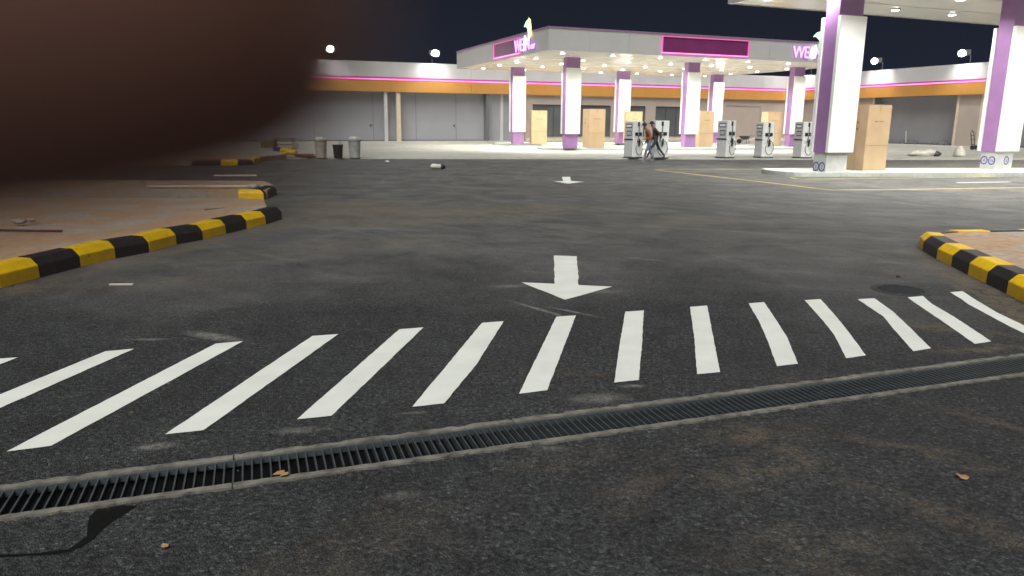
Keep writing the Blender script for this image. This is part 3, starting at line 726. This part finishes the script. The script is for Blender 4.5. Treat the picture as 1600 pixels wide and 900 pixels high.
# ------------------------------------------------------------------ fuel pumps waiting on the forecourt edge
def make_pump():
    o=thing('fuel_pump','','fuel pump')
    MB().box(-.33,.33,-.30,.30,.06,1.74).build('cabinet',M['pumpwhite'],o,bevel=.015)
    MB().box(-.35,.35,-.32,.32,0,.06).build('base_plate',M['darkmetal'],o)
    # display side (-x)
    MB().box(-.342,-.331,-.27,.27,.10,.86).build('lower_panel',M['pumpgrey'],o)
    MB().box(-.342,-.331,-.27,.27,.92,1.70).build('upper_panel',M['pumpgrey'],o)
    d=MB().box(-.350,-.343,-.21,.19,1.42,1.62).build('display',M['screen'],o); MB().box(-.354,-.351,-.17,.15,1.47,1.57).build('readout',M['pumpwhite'],d)
    k=MB().box(-.352,-.343,-.19,.12,1.05,1.30).build('keypad',M['screen'],o)
    for i in range(3): MB().box(-.357,-.353,-.15+.085*i,-.09+.085*i,1.10,1.25).build('key',M['pumpgrey'],k)
    MB().box(-.362,-.331,-.27,.27,.865,.915).build('black_band',M['black'],o)
    # hose side (-y)
    MB().box(-.05,.05,-.325,-.301,1.50,1.70).build('hose_mount',M['black'],o)
    for x in (-.12,.13): MB().box(x-.10,x+.10,-.335,-.301,1.06,1.22).build('nozzle_boot',M['black'],o,bevel=.01)
    MB().box(-.045,.035,-.343,-.336,1.10,1.17).build('boot_label',M['pumpwhite'],o)
    nz=MB().tube([(.05,-.35,.92),(.03,-.37,.74),(.0,-.36,.56)],[.035,.05,.03]).build('nozzle',M['black'],o)
    MB().tube([(.03,-.38,.78),(.10,-.40,.70),(.06,-.38,.60)],.012).build('trigger',M['steel'],nz)
    ring=[(.02,-.34,1.66),(.0,-.345,1.4),(-.02,-.36,1.05),(-.10,-.38,.85)]
    for k_ in range(0,15):
        a=PI*.75-2*PI*k_/16*1.05; ring.append((.03+.24*math.cos(a)*-1 if 0 else .03+.24*math.cos(a),-.39,.50+.34*math.sin(a)))
    MB().tube(ring,.017,7).build('hose',M['black'],o,smooth=True)
    return o
pp=make_pump()
PS=[((990,247.5),38,'leftmost fuel pump, its grey display side turned left, beside the walking people'),
    ((1032,248),4,'fuel pump just right of the two walking people'),
    ((1135,247.5),38,'fuel pump with looped hose in the middle of the row, clear of the others'),
    ((1195,247),21,'fuel pump standing before the tall carton by the third column'),
    ((1256,247.5),24,'rightmost fuel pump, partly hidden by the large near column')]
for i,(p,a,lab) in enumerate(PS):
    o=pp if i==0 else copy_tree(pp); gq=G(p[0],p[1],.05); o.location=(gq.x,gq.y+.3,.05); o.rotation_euler=(0,0,rad(a)); o['label']=lab; o['group']='fuel pumps on the forecourt edge'
    hs=1+.02*((i*7)%3-1); o.scale=(1,1,hs*1.02)

# ------------------------------------------------------------------ tall cardboard cartons beside the columns
def make_carton(wd,dp,h):
    o=thing('cardboard_carton','','carton')
    MB().box(-wd/2,wd/2,-dp/2,dp/2,0,h).build('carton_body',M['card'],o,bevel=.012)
    MB().box(-.035,.035,-dp/2-.003,dp/2+.003,h-.25,h+.003).build('tape',M['tape'],o)
    f=MB().box(-wd/2+.02,wd/2-.02,-dp/2-.006,-dp/2-.001,h*.38,h*.38+.012); f.build('flap_seam',M['ink'],o)
    for i,l in enumerate((.10,.06,.09,.05)): MB().box(-.22+.13*i,-.22+.13*i+l,-dp/2-.004,-dp/2-.0012,h*.74,h*.74+.035).build('print',M['ink'],o)
    for z in (h*.62,h*.72): MB().box(-wd/2-.003,-wd/2-.0005,-.04,.04,z,z+.07).build('hand_hole',M['ink'],o)
    MB().box(-wd/2-.004,-wd/2-.0006,-.006,.006,.05,h-.05).build('edge_fold',M['tape'],o)
    return o
ct=make_carton(1.22,.95,2.55)
CT=[((1361,266.5),22,.87,'large near cardboard carton standing beside the big column at right'),
    ((928,231.0),20,1.05,'tall carton right of the front-left column of the far canopy'),
    ((1099,229.5),22,1.04,'tall carton right of the front-middle column of the far canopy'),
    ((1206,228.5),10,1.05,'tall carton left of the front-right column, behind a fuel pump'),
    ((841,225.0),8,1.05,'bright carton beside the rear-left column of the far canopy'),
    ((989,225.0),12,1.05,'carton top showing above the leftmost fuel pump')]
for i,(p,a,s,lab) in enumerate(CT):
    o=ct if i==0 else copy_tree(ct); z=.15 if i==0 else FLOW+.17; gq=G(p[0],p[1],z); o.location=(gq.x,gq.y+.5,z); o.rotation_euler=(0,0,rad(a)); o.scale=(s,s,s); o['label']=lab; o['group']='cardboard cartons by the columns'

# ------------------------------------------------------------------ bodies grown from a skeleton
def skin_mesh(joints, bones, root, sub=2):
    """joints: {name:(pos,radius)}; bones: [(a,b,material index)] -> mesh with one material slot index per nearest bone"""
    names=list(joints); idx={n:i for i,n in enumerate(names)}
    me=bpy.data.meshes.new('sk'); me.from_pydata([joints[n][0] for n in names],[(idx[a],idx[b]) for a,b,_ in bones],[])
    o=bpy.data.objects.new('sk',me); COL.objects.link(o)
    o.modifiers.new('skin','SKIN'); sm=o.modifiers.new('sub','SUBSURF'); sm.levels=sub; sm.render_levels=sub
    sv=me.skin_vertices[0].data
    for n in names:
        r=joints[n][1]; r=(r,r) if not isinstance(r,tuple) else r
        sv[idx[n]].radius=r; sv[idx[n]].use_root=(n==root)
    bpy.context.view_layer.update()
    out=bpy.data.meshes.new_from_object(o.evaluated_get(bpy.context.evaluated_depsgraph_get())); bpy.data.objects.remove(o)
    segs=[(Vector(joints[a][0]),Vector(joints[b][0]),m) for a,b,m in bones]
    for f in out.polygons:
        c=f.center; best=(1e9,0)
        for a,b,m in segs:
            d=b-a; t=max(0,min(1,(c-a).dot(d)/max(d.dot(d),1e-9))); q=(c-(a+d*t)).length
            if q<best[0]: best=(q,m)
        f.material_index=best[1]; f.use_smooth=True
    return out
M['skin']=mat('skin',(.22,.12,.075),.5,.06,20)
M['shirt1']=mat('rust_shirt',(.20,.062,.026),.8,.15,14); M['jeans']=mat('faded_jeans',(.13,.16,.20),.8,.3,9)
M['shirt2']=mat('dark_jacket',(.06,.035,.035),.8,.15,14); M['trousers2']=mat('dark_trousers',(.03,.036,.045),.8,.15,12)
M['cap']=mat('dark_cap',(.03,.03,.035),.8,.1,20); M['shoe']=mat('grey_shoe',(.20,.19,.18),.6,.1,20); M['shoe2']=mat('brown_shoe',(.10,.05,.03),.6,.1,20)
def person(label,loc,rz,shirt,trou,shoe,stride,lean,arm,scale):
    o=thing('person',label,'person',loc,rz,'people walking past the pumps')
    hx=0; L_=lean
    J={'pel':((0,0,.93),(.13,.16)),'sp1':((.02*L_,0,1.10),(.115,.155)),'ch':((.07*L_,0,1.30),(.125,.185)),'nk':((.12*L_,0,1.47),(.06,.06)),'hd':((.17*L_,0,1.545),(.072,.068)),'hd2':((.21*L_,0,1.67),(.095,.078))}
    B=[('pel','sp1',0),('sp1','ch',0),('ch','nk',0),('nk','hd',2),('hd','hd2',2)]
    for s,fw,nm in ((1,stride,'l'),(-1,-stride,'r')):
        J['hp'+nm]=((0,.095*s,.88),.10); kb=.06 if fw>0 else .02
        J['kn'+nm]=((fw*.48+kb,.10*s,.50),.062); J['an'+nm]=((fw*1.0-(.0 if fw>0 else .06),.10*s,.09 if fw>0 else .13),.043)
        J['toe'+nm]=((fw*1.0+.15-(0 if fw>0 else .06),.115*s,.04 if fw>0 else .045),.036)
        B+=[('pel','hp'+nm,1),('hp'+nm,'kn'+nm,1),('kn'+nm,'an'+nm,1),('an'+nm,'toe'+nm,3)]
        J['sh'+nm]=((.08*L_,.20*s,1.40),.065)
        if arm and s*arm>0:
            J['el'+nm]=((.04,.25*s,1.13),.048); J['wr'+nm]=((.28,.18*s,1.06),.034); J['ha'+nm]=((.37,.16*s,1.06),.036)
        else:
            J['el'+nm]=((-.06-fw*.2,.25*s,1.13),.048); J['wr'+nm]=((.02-fw*.35,.26*s,.90),.034); J['ha'+nm]=((.05-fw*.42,.26*s,.81),.036)
        B+=[('ch','sh'+nm,0),('sh'+nm,'el'+nm,0),('el'+nm,'wr'+nm,0),('wr'+nm,'ha'+nm,2)]
    me=skin_mesh(J,B,'pel',2)
    for k in (shirt,trou,'skin',shoe): me.materials.append(M[k])
    bd=link('body',me,None,o)
    h=Vector(J['hd2'][0])
    c=MB().lathe([(.105,-.03),(.108,.03),(.085,.08),(.03,.105)],(h.x-.012,0,h.z+.012),16)
    c.add([(h.x+.06,-.075,h.z+.0),(h.x+.20,-.05,h.z-.012),(h.x+.20,.05,h.z-.012),(h.x+.06,.075,h.z),(h.x+.06,-.075,h.z+.018),(h.x+.20,-.05,h.z+.0),(h.x+.20,.05,h.z+.0),(h.x+.06,.075,h.z+.018)],[(0,3,2,1),(4,5,6,7),(0,1,5,4),(1,2,6,5),(2,3,7,6)])
    c.build('cap',M['cap'],o,smooth=True)
    # facial features, small
    MB().blob((h.x+.098,0,h.z-.045),(.018,.013,.022),3,.1,5).build('nose',M['skin'],o,smooth=True)
    for s in (1,-1):
        MB().blob((h.x-.005,.082*s,h.z-.04),(.02,.010,.03),4,.1,5).build('ear',M['skin'],o,smooth=True)
        # four fingers and a thumb
    o.scale=(scale,)*3
    return o
g1=G(1013,254.5); person('person in rust shirt, faded jeans and dark cap walking left past the pumps',(g1.x,g1.y,.0),rad(186),'shirt1','jeans','shoe',.22,1.25,1,.97)
g2=G(1019,250.0); person('person in dark jacket and dark trousers striding just behind the rust-shirted one',(g2.x+.12,g2.y-.1,.05),rad(182),'shirt2','trousers2','shoe2',.42,1.2,0,.98)

# ------------------------------------------------------------------ things lying about
def put(px,py,z=0): q=G(px,py,z); return Vector((q.x,q.y,z))
def bucket(px,py,r,h,m,label,stuffm=None,z=.05,dark=False):
    p=put(px,py,z); o=thing('bucket' if dark else 'waste_drum',label,'bucket' if dark else 'drum',p)
    MB().lathe([(r*.80,0),(r*.84,h*.3),(r*.95,h*.9),(r*1.03,h*.92),(r*1.03,h),(r*.93,h),(r*.80,h*.25)],n=20).build('shell',m,o,smooth=False)
    if stuffm:
        for k in range(4): MB().blob((r*.4*math.cos(k*1.7),r*.4*math.sin(k*1.7),h*.97+.05*k*r),(r*.5,r*.45,r*.35),k+5,.4,7).build('rubbish',stuffm,o,smooth=True)
    if dark:
        MB().tube([(r,0,h),(r*.7,-r*.5,h+.12),(0,-r,h)],.012).build('handle',M['steel'],o)
        MB().tube([(0,0,.2),(.10,.05,h+.18)],.014).build('stick',M['wood'],o)
    return o
bucket(502,246.5,.29,.82,M['plasterbin'],'dirty beige drum with a torn rim, left of the black bucket',M['sack'])
bucket(554.5,246.5,.30,.84,M['greybin'],'grey drum filled with white rubbish, right of the black bucket',M['sack'])
bucket(528.5,247,.24,.60,M['black'],'small black bucket with a stick between the two drums',None,dark=True)
# timber heap
p=put(474,246,.05); o=thing('timber_pile','low heap of brown boards lying left of the dirty beige drum','timber',p)
for k in range(9):
    l=random.uniform(.7,1.3); a=random.uniform(-.35,.35); b=MB().box(-l/2,l/2,-.06,.06,0,.035).build('board',M['wood'],o,loc=(random.uniform(-.35,.45),random.uniform(-.25,.3),.037*(k//2)),rz=a)
# low trestle / hand cart behind
p=put(445,231,-.16); o=thing('trestle_cart','low brown wooden trestle standing on the concrete near the left pavement','trestle',p,.15)
MB().box(-.75,.75,-.35,.35,.62,.70).build('top_board',M['wood'],o)
for sx_ in (-.6,.6):
    for sy_ in (-.28,.28): MB().box(sx_-.05,sx_+.05,sy_-.05,sy_+.05,0,.62).build('leg',M['wood'],o)
MB().box(-.6,.6,-.30,-.26,.20,.28).build('rail',M['wood'],o)
for (px,py,wd,h,m,lab) in [(419,230.5,.9,.45,'wood','squat brown crate left of the wooden trestle'),(461,230.5,.4,.35,'plasterbin','small pale box right of the wooden trestle'),(433,236,.35,.22,'blue','small blue block near the far pavement corner'),(447,240,.5,.28,'kyellow','small yellow block near the far pavement corner'),(456,243.5,.45,.3,'kyellow','second yellow block, nearest the timber heap')]:
    p=put(px,py,-.12 if py<232 else .04); o=thing('debris_block' if h<.4 else 'crate',lab,'block' if h<.4 else 'crate',p,random.uniform(-.3,.3))
    MB().box(-wd/2,wd/2,-.2,.2,0,h).build('body',M[m],o,bevel=.03); MB().box(-wd/2-.01,wd/2+.01,-.21,.21,h*.45,h*.55).build('strap',M['wood'],o)
# crushed cup / shoe on the asphalt
p=put(684,264.5); o=thing('crushed_bottle','crushed pale plastic bottle lying on the asphalt left of centre','bottle',p,.2)
MB().tube([(-.26,0,.09),(-.18,0,.11),(.0,.02,.10),(.12,.0,.09)],[.05,.10,.085,.09],10).build('bottle_body',M['sack'],o,smooth=True)
MB().tube([(.12,.0,.09),(.18,0,.09),(.28,.01,.06)],[.095,.10,.045],10).build('dark_neck',M['black'],o,smooth=True)
for (px,py,r,m,nm,lab,cat) in [(396,294,.09,'stone','stone','pale lump of rubble resting on the short kerb end at left','stone'),
      (30,349,.07,'stone','stone','dull stone on the left pavement below the blurred finger','stone'),(50,346,.05,'stone','stone','smaller stone on the left pavement beside the dull one','stone'),
      (605,253.3,.07,'sack','litter_scrap','tiny white scrap on the asphalt edge below the grey drum','litter'),(1403,433,.018,'black','stone','tiny black pebble on the asphalt above the manhole','stone')]:
    z=.2 if px<420 else 0; q=put(px,py,z); o=tag(MB().blob((0,0,r*.45),(r*1.3,r,r*.55),int(px),.5,8).build(nm,M[m],None,smooth=True,loc=q),lab,cat)
def bar(p,q,r,m,nm,lab,cat): tag(MB().tube([p,q],r,6).build(nm,M[m]),lab,cat)
bar(put(-60,359,.222),put(97,361,.222),.018,'rust','rebar','rusty red steel bar lying on the left pavement','bar')
bar(put(320,328,.12),put(362,325,.10),.02,'wood','stick','thin stick lying on the left pavement before the kerb end','stick')
bar(put(230,291.5,.24),put(401,291.2,.24),.035,'cream','plank','long pale batten lying on the pavement behind the kerb end','plank')
bar(put(335,274.5,.03),put(401,274.3,.03),.035,'cream','plank','pale batten lying on the asphalt beyond the left pavement','plank')
def leafy(px,py,s,lab,k):
    q=put(px,py,.004 if k else .014); rn=random.Random(k); n=9
    vs=[(s*(1+.4*rn.random())*math.cos(2*PI*i/n)*1.2,s*(.6+.3*rn.random())*math.sin(2*PI*i/n),.004+.012*rn.random()) for i in range(n)]
    vs2=[(x,y,z+.002) for x,y,z in vs]
    fs=[tuple(range(n-1,-1,-1)),tuple(range(n,2*n))]+[(i,(i+1)%n,n+(i+1)%n,n+i) for i in range(n)]
    tag(MB().add(vs+vs2,fs).build('dry_leaf',M['leaf'],None,loc=q,rz=rn.uniform(0,6)),lab,'leaf')
leafy(437,742,.020,'orange dry leaf caught on the drain lip at lower left',0)
leafy(445,744,.015,'second dry leaf touching the orange one on the drain lip',0)
leafy(258,856,.013,'single tan leaf lying on the foreground asphalt at bottom left',3)
leafy(1503,747,.022,'pale dry leaf on the foreground asphalt at lower right',5)
def chip(px,py,l,a,lab,k):
    q=put(px,py,.0); tag(MB().box(-l/2,l/2,-.018,.018,.0,.012).build('litter_scrap',M['sack'],None,loc=q,rz=a),lab,'litter')
chip(190,445,.24,.05,'thin white scrap lying on the asphalt in front of the left kerb',1)
# sacks and bits by the right wing
p=put(1446,244,.05); o=thing('cement_sacks','heap of pale sacks lying on the concrete behind the near island','sacks',p)
MB().blob((-.35,0,.12),(.6,.3,.16),4,.3,9).build('sack',M['sack'],o,smooth=True); MB().blob((.25,.1,.16),(.42,.3,.2),9,.4,9).build('sack',M['sack'],o,smooth=True); MB().blob((.55,-.05,.12),(.22,.2,.15),11,.5,8).build('bundle',M['darkmetal'],o,smooth=True)
p=put(1498,245,.05); o=thing('cement_sack','single upright pale sack between the sack heap and the rightmost column','sack',p)
MB().lathe([(.26,0),(.30,.12),(.22,.40),(.10,.52),(.14,.58)],n=14,wob=.08).build('bag',M['sack'],o,smooth=True); MB().tube([(-.1,0,.5),(.1,0,.5)],.03).build('tie',M['wood'],o)
p=put(1521,234,-.16); o=thing('hand_trolley','dark two-wheeled hand trolley leaning by the right wing','trolley',p,.6)
MB().tube([(-.25,0,.1),(-.25,.25,1.3),(0,.3,1.5),(.25,.25,1.3),(.25,0,.1)],.035).build('frame',M['darkmetal'],o)
for z in (.4,.8,1.1): MB().tube([(-.25,.05+z*.16,z),(.25,.05+z*.16,z)],.025).build('crossbar',M['darkmetal'],o)
for s in (-1,1): MB().tube([(s*.30,-.05,.17),(s*.38,-.05,.17)],.17,14).build('wheel',M['black'],o)
MB().box(-.25,.25,-.35,0,.04,.07).build('toe_plate',M['darkmetal'],o)
p=put(1163,225,.17); p=W(52.5,66,.05); q=None
o=thing('wheelbarrow','dark wheelbarrow standing by the beige wall, seen between two pumps','wheelbarrow',G(1163,224.5,FLOW),.2)
MB().add([(-.5,-.3,.75),(.4,-.3,.75),(.4,.3,.75),(-.5,.3,.75),(-.25,-.2,.42),(.25,-.2,.42),(.25,.2,.42),(-.25,.2,.42)],[(4,5,1,0),(5,6,2,1),(6,7,3,2),(7,4,0,3),(7,6,5,4)]).build('tray',M['darkmetal'],o)
MB().tube([(-.55,0,.24),(-.55,.09,.24)],.24,14).build('wheel',M['black'],o)
for s in (-1,1): MB().tube([(-.55,s*.08,.24),(.2,s*.25,.45),(.95,s*.3,.85)],.025).build('handle',M['darkmetal'],o); MB().tube([(.3,s*.24,.45),(.35,s*.26,0)],.025).build('leg',M['darkmetal'],o)
# rubble in the deep bay of the right wing
o=thing('rubble_heap','low dark rubble along the back of the open bay in the right wing','rubble',W(66.6,55.8,FLOW),A22-PI/2)
rr=random.Random(4)
for k in range(22): MB().blob((rr.uniform(-4.2,4.2),rr.uniform(-.2,.1),.1),(rr.uniform(.15,.5),.18,rr.uniform(.1,.28)),k,.5,6).build('lump',M['shade'],o)
MB().tube([(-.6,-.5,.1),(-1.0,-.2,1.3)],.03).build('stick',M['cream'],o)

# ------------------------------------------------------------------ the photographer's hand, index fingertip before the lens
M['handskin']=mat('dark_brown_skin',(.195,.092,.068),.6,.10,90)
_b=M['handskin'].node_tree.nodes['Principled BSDF']; _b.inputs['Subsurface Weight'].default_value=.75; _b.inputs['Subsurface Radius'].default_value=(1,.35,.22); _b.inputs['Subsurface Scale'].default_value=.012
def hand():
    k=.001
    J={'wr':((-78,-95,-62),(24,17)),'pa':((-82,-48,-48),(30,18)),
       'ki':((-86,-4,-26),13),'i1':((-68,8.5,8),13),'i2':((-42,9.4,25),12.2),'i3':((-13.5,12.1,26.2),10.9),'i4':((-4.2,13.2,26),9.4),
       'km':((-92,-22,-30),13),'m1':((-72,-18,-3),10),'m2':((-52,-17,-8),9),'m3':((-34,-17,-14),7.5),
       'kr':((-94,-40,-34),12),'r1':((-76,-38,-8),9.5),'r2':((-58,-36,-10),8.5),'r3':((-42,-36,-16),7),
       'kp':((-92,-57,-40),11),'p1':((-78,-58,-18),8.2),'p2':((-64,-56,-18),7.4),'p3':((-52,-55,-22),6.2),
       't0':((-62,-60,-62),14),'t1':((-48,-36,-70),11),'t2':((-36,-14,-68),10),'t3':((-28,4,-62),8),
       'fo':((-74,-170,-80),(30,24))}
    B=[('fo','wr'),('wr','pa'),('pa','ki'),('ki','i1'),('i1','i2'),('i2','i3'),('i3','i4'),('pa','km'),('km','m1'),('m1','m2'),('m2','m3'),('pa','kr'),('kr','r1'),('r1','r2'),('r2','r3'),('pa','kp'),('kp','p1'),('p1','p2'),('p2','p3'),('wr','t0'),('t0','t1'),('t1','t2'),('t2','t3')]
    def cv(p): return tuple(RT*(p[0]*k)+UP*(p[1]*k)+FW*(p[2]*k))
    S=100.0     # grow the surface at a hundred times the size: the skin modifier is coarse for millimetres
    JJ={n:(tuple(x*S for x in cv(p)), tuple(x*k*S for x in r) if isinstance(r,tuple) else r*k*S) for n,(p,r) in J.items()}
    me=skin_mesh(JJ,[(a,b,0) for a,b in B],'pa',2)
    for v in me.vertices: v.co=v.co/S
    me.materials.append(M['handskin'])
    o=link('hand',me,None,None,loc=CAM)
    tag(o,"dark brown out-of-focus fingertip of the photographer's hand covering the upper left",'hand')
hand()

# ------------------------------------------------------------------ loose grit along the drain and the kerb feet
M['grit']=mat('loose_grit',(.16,.135,.105),.9,.5,30)
def grit():
    rn=random.Random(21); mb=MB()
    def stone(x,y,r,z=.0):
        a=rn.uniform(0,6); vs=[(x+r*rn.uniform(.6,1.2)*math.cos(a+2.1*k),y+r*rn.uniform(.6,1.2)*math.sin(a+2.1*k),z) for k in range(3)]+[(x,y,z+r*rn.uniform(.5,.9))]
        mb.add(vs,[(0,1,3),(1,2,3),(2,0,3),(2,1,0)])
    for _ in range(520):
        p=DR(rn.uniform(-1,8.5),rn.choice((-1,1))*(HW+abs(rn.gauss(0,.03)))); stone(p.x,p.y,rn.uniform(.002,.006),.003)
    for pts in (LKs,RKs):
        for _ in range(260):
            i=rn.randrange(len(pts)-1); p=pts[i].lerp(pts[i+1],rn.random()); d=(pts[i+1]-pts[i]).normalized()
            q=p-Vector((-d.y,d.x,0))*abs(rn.gauss(.02,.10)); stone(q.x,q.y,rn.uniform(.004,.012))
    for _ in range(420):
        stone(rn.uniform(-4,6),rn.uniform(2.2,13),rn.uniform(.003,.008))
    o=mb.build('loose_grit',M['grit']); tag(o,'loose pale grit scattered on the asphalt along the drain and kerbs','grit'); o['kind']='stuff'
grit()
